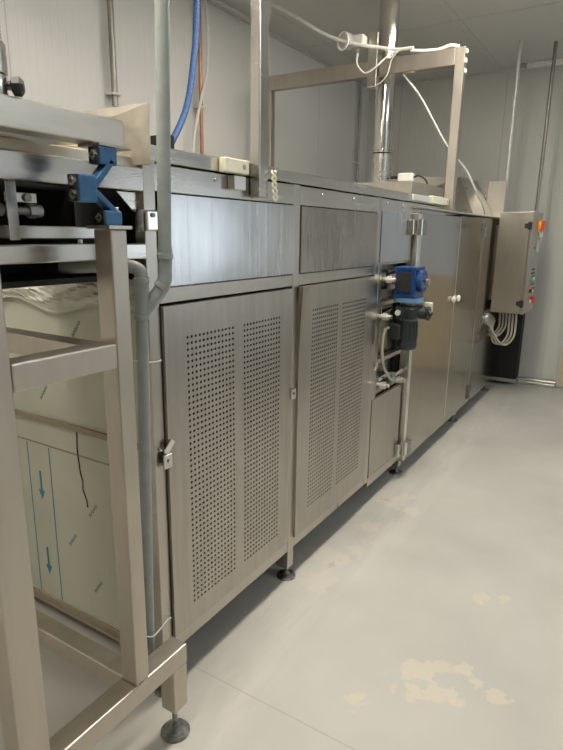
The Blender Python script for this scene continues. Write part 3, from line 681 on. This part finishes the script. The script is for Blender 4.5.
# ------------------------------------------------------------------ conduits and wall services
def conduit(x, y, z0, z1, r, mat, label, name='conduit', clamps=()):
    o = thing(name, label, 'pipe', (x, y, z0))
    p = MB(); p.cyl((x, y, z0), (x, y, z1), r, n=14); p.build('tube', mat, o)
    for z in clamps:
        p = MB(); p.lathe((x, y, z-.008), [(r*1.9, 0), (r*1.9, .014)], n=14)
        if x < -2.8: p.box(x-.045, x+.025, y-.035, y+.035, z-.006, z+.006, bev=.002)
        else: p.box(x-.02, x+.02, y, y+.03, z-.006, z+.006)
        p.build('clamp', 'label', o)
    return o
conduit(-1.175, 5.83, 1.775, ZC, .017, 'trim', 'pale conduit dropping from the ceiling behind the machine hood')
conduit(-.912, 6.0, 1.8175, ZC, .016, 'rod', 'dark conduit dropping from the ceiling into the control cabinet')
conduit(-2.955, 6.40, 1.9, ZC, .016, 'conduit', 'thin conduit in the far left corner behind the gantry', clamps=(2.4,))
conduit(-2.95, 2.74, 2.36, ZC, .019, 'rod', 'dark threaded rod with a clamp hanging by the left wall', 'hanging_rod', clamps=(2.43,))
conduit(-2.95, 3.58, 1.2, ZC, .014, 'copper', 'brown copper pipe running down the left wall', 'copper_pipe', clamps=(2.50,))
p = MB(); p.tube([(-2.0, 2.40, ZC-.02), (-2.0, 2.415, 2.85), (-2.0, 2.40, 2.55), (-2.0, 2.375, 2.40), (-2.0, 2.32, 2.2), (-2.0, 2.22, 2.04), (-2.0, 2.12, 1.92), (-2.0, 2.05, 1.835)], .016, 14)
tag(p.build('blue_hose', 'bluehose'), 'blue ribbed hose hanging down behind the machine rim', 'hose')
p = MB(); p.tube([(-2.93, 3.63, ZC-.02), (-2.93, 3.64, 3.1), (-2.93, 3.655, 2.97), (-2.93, 3.63, 2.75), (-2.93, 3.56, 2.55), (-2.93, 3.52, 2.44), (-2.93, 3.46, 2.2), (-2.93, 3.44, 1.6)], .010, 8)
tag(p.build('cable', 'wcable'), 'white cable hanging beside the blue hose', 'cable')
p = MB(); p.cyl((-2.9, 3.0, 3.235), (-2.9, 4.3, 3.235), .013, n=12); tag(p.build('ceiling_conduit', 'trim'), 'pale conduit running along the top of the left wall', 'pipe')

# ------------------------------------------------------------------ PVC drain
pv = thing('drain_pipe', 'grey plastic drain pipe joining a second pipe left of the doors', 'pipe', (-1.15, 1.15, 0))
p = MB(); p.cyl((-1.103, 1.172, 1.505), (-1.045, 1.172, ZC), .0180, n=24); p.build('riser', 'pvc', pv)
p = MB(); p.tube([(-1.1005, 1.172, 1.56), (-1.1035, 1.172, 1.50), (-1.105, 1.170, 1.47), (-1.117, 1.157, 1.435), (-1.141, 1.118, 1.385)], .0195, 20, 6); p.build('elbow', 'pvc', pv)
p = MB(); p.cyl((-1.142, 1.115, 1.37), (-1.136, 1.115, 1.475), .0195, n=24); p.build('branch', 'pvc', pv)
p = MB(); p.tube([(-1.136, 1.115, 1.465), (-1.136, 1.115, 1.485), (-1.143, 1.112, 1.500), (-1.165, 1.10, 1.508), (-1.22, 1.075, 1.508), (-1.35, 1.03, 1.500)], .0175, 20, 6); p.build('side_elbow', 'pvc', pv)
p = MB(); p.tube([(-1.142, 1.115, 1.38), (-1.160, 1.115, .8), (-1.178, 1.115, .235)], .0172, 20, 6); p.build('downpipe', 'pvc', pv)
for c0, ax in (((-1.1015, 1.172, 1.535), (0, 0, 1)), ((-1.1415, 1.115, 1.372), (0, 0, 1)), ((-1.136, 1.115, 1.472), (0, 0, 1)), ((-1.111, 1.164, 1.452), (.4, .5, .7))):
    p = MB(); p.lathe(c0, [(.017, -.008), (.0222, -.006), (.0222, .006), (.017, .008)], ax, 24); p.build('collar', 'pvc', pv)
for z, n_, dz in ((.33, .03, -.03), (1.19, .06, .025)):
    p = MB(); p.tube([(-1.185, 1.09, z+n_), (-1.148, 1.10, z+n_), (-1.155, 1.14, z+n_*.8), (-1.195, 1.22, z+n_*.3+dz*.5), (-1.216, 1.262, z+dz)], .0026, 6)
    p.build('tie_wire', 'label', pv)

# ------------------------------------------------------------------ stand at the left
st = thing('steel_stand', 'square-tube steel stand carrying the vibrating tray at left', 'stand', (-1.1, .9, 0))
PX = -1.06
for y0, y1, z1 in ((.590, .668, 1.60), (.950, 1.000, 1.603)):
    w = .065 if y0 < .9 else .060
    B(PX-w, PX, y0, y1, .332, z1, bev=.004).build('post', 'tube', st)
B(PX-.062, PX, .669, .949, 1.272, 1.333, bev=.004).build('side_rail', 'tube', st)
B(PX-.065, PX, -.05, 1.165, .265, .331, bev=.004).build('side_rail', 'tube', st)
B(-2.2, PX-.066, .955, 1.015, .268, .330, bev=.004).build('cross_rail', 'tube', st)
B(-2.2, PX-.062, .955, 1.015, 1.253, 1.313, bev=.004).build('cross_rail', 'tube', st)
B(-2.26, -2.201, .95, 1.015, .055, 1.6, bev=.004).build('post', 'tube', st)
B(-2.26, -2.201, .578, .643, .055, 1.6, bev=.004).build('post', 'tube', st)
for y in (1.102, -.04): B(PX-.060, PX-.001, y, y+.062, .105, .264, bev=.004).build('leg', 'tube', st)
for (x, y) in ((PX-.032, 1.132), (PX-.032, -.01), (-2.23, .98), (-2.23, .61)):
    p = MB(); foot(p, x, y, .048); p.cyl((x, y, .03), (x, y, .112), .009, n=12); p.build('levelling_foot', 'footmetal', st)
B(PX-.072, PX+.007, .94, 1.012, 1.6035, 1.612, bev=.001).build('cap_plate', 'frame', st)

# blue rubber suspension mount
mt = thing('suspension_mount', 'blue jointed rubber suspension mount on top of the stand post', 'mount', (-1.09, .96, 1.612))
def housing(x0, x1, y0, y1, z0, z1, cores, nm):
    p = MB(); p.box(x0, x1, y0, y1, z0, z1, bev=.004); q = p.build(nm, 'blue', mt)
    p = MB(); p.box(x0+.001, x1-.001, y0-.004, y0-.0005, z0+.001, z1-.001, bev=.001); p.build('rubber_end', 'blackp', q)
    for z in cores:
        p = MB(); c_ = Vector(((x0+x1)/2, y0-.006, z)); rt = Matrix.Rotation(PI/4, 3, 'Y')
        for dx, dz, sx, sz in ((0, .0065, .016, .003), (0, -.0065, .016, .003), (.0065, 0, .003, .016), (-.0065, 0, .003, .016)):
            p.obox(c_+rt @ Vector((dx, 0, dz)), (sx, .004, sz), rt)
        p.build('square_core', 'white_edge', q)
housing(-1.112, -1.080, .955, 1.008, 1.6125, 1.646, (1.630,), 'lower_housing')
housing(-1.114, -1.080, .885, .936, 1.662, 1.722, (1.678, 1.706), 'middle_housing')
housing(-1.116, -1.082, .950, 1.003, 1.748, 1.788, (1.768,), 'upper_housing')
p = MB(); p.bar((-1.097, .928, 1.694), (-1.097, .990, 1.760), .030, .016, .003); p.build('arm', 'blue', mt)
p = MB(); p.bar((-1.097, .930, 1.690), (-1.097, 1.004, 1.634), .030, .014, .003); p.build('arm', 'blue', mt)
p = MB(); p.cyl((-1.092, 1.0, 1.646), (-1.092, 1.0, 1.655), .006, n=6); p.build('bolt', 'chrome', mt)

# ------------------------------------------------------------------ vibrating tray above the stand
tr = thing('vibrating_tray', 'stainless vibrating tray beam with chute at upper left', 'tray', (-1.2, .6, 1.79))
B(-1.16, -1.10, .10, 1.045, 1.795, 1.856, bev=.004).build('beam', 'creamsteel', tr)
B(-1.155, -1.082, .95, 1.05, 1.7885, 1.7945, bev=.001).build('mount_plate', 'frame', tr)
p = MB(); p.plate([(-1.165, .1, 1.85), (-1.165, 1.0, 1.85), (-1.75, 1.0, 1.84), (-1.75, .1, 1.84)], .004); p.build('pan', 'creamsteel', tr)
p = MB(); p.plate([(-1.27, .83, 1.765), (-1.21, .99, 1.815), (-1.27, .74, 1.83)], .004); p.build('pan_gusset', 'creamsteel', tr)
# chute: plate facing the camera, sloping lip behind it
p = MB()
p.plate([(-1.178, 1.21, 1.777), (-1.178, 1.21, 1.934), (-1.286, 1.19, 1.906), (-1.286, 1.19, 1.777)], .004)
p.plate([(-1.178, 1.21, 1.934), (-1.40, 1.30, 1.955), (-1.60, 1.19, 1.93), (-1.286, 1.19, 1.906)], .004)
p.plate([(-1.288, 1.187, 1.80), (-1.288, 1.187, 1.905), (-2.2, 1.1, 1.905), (-2.2, 1.1, 1.80)], .004)
p.build('chute', 'creamsteel', tr)
B(-1.285, -1.178, 1.214, 1.226, 1.7775, 1.790, bev=.002).build('chute_foot', 'rail', tr)
B(-1.30, -1.225, 1.33, 1.36, 1.8385, 1.875).build('rubber_seal', 'blackp', mach)
# upright tube with clamp collar and black knob
p = MB(); p.cyl((-1.135, .742, 1.857), (-1.135, .742, 2.6), .021, n=28); p.build('upright_tube', 'chrome', tr)
p = MB(); p.lathe((-1.135, .742, 1.895), [(.022, 0), (.027, .002), (.027, .055), (.0225, .061)], n=24); p.lathe((-1.135, .742, 1.857), [(.026, 0), (.024, .004), (.024, .036)], n=24); p.build('collar', 'rail', tr)
p = MB(); p.cyl((-1.135, .742, 1.875), (-1.105, .772, 1.877), .008, n=10)
p.lathe((-1.114, .764, 1.876), [(.010, 0), (.018, .004), (.019, .018), (.012, .024)], (.7, .7, .05), 7); p.build('clamp_knob', 'blackp', tr)

# ------------------------------------------------------------------ world, camera
w = bpy.data.worlds.new('room_air'); bpy.context.scene.world = w; w.use_nodes = True
w.node_tree.nodes['Background'].inputs[0].default_value = (.9, .95, 1, 1); w.node_tree.nodes['Background'].inputs[1].default_value = .05
cam = bpy.data.cameras.new('camera'); co = bpy.data.objects.new('camera', cam); C.objects.link(co)
R = Matrix(((.8488, .5286, .0134), (.1389, -.1985, -.9702), (-.5102, .8254, -.2419)))
r_, d_, f_ = (Vector(R[i]) for i in range(3))
mw = Matrix.Identity(4)
for i in range(3): mw[i][0] = r_[i]; mw[i][1] = -d_[i]; mw[i][2] = -f_[i]
mw.translation = Vector((0, 0, 1.6)); co.matrix_world = mw
cam.sensor_fit = 'HORIZONTAL'; cam.sensor_width = 36; cam.lens = 569.2*36/563; cam.clip_start = .02; cam.clip_end = 60
S = bpy.context.scene; S.camera = co
S.view_settings.view_transform = 'Standard'; S.view_settings.look = 'None'; S.view_settings.gamma = 1; S.view_settings.use_curve_mapping = False
S.view_settings.exposure = 0.38
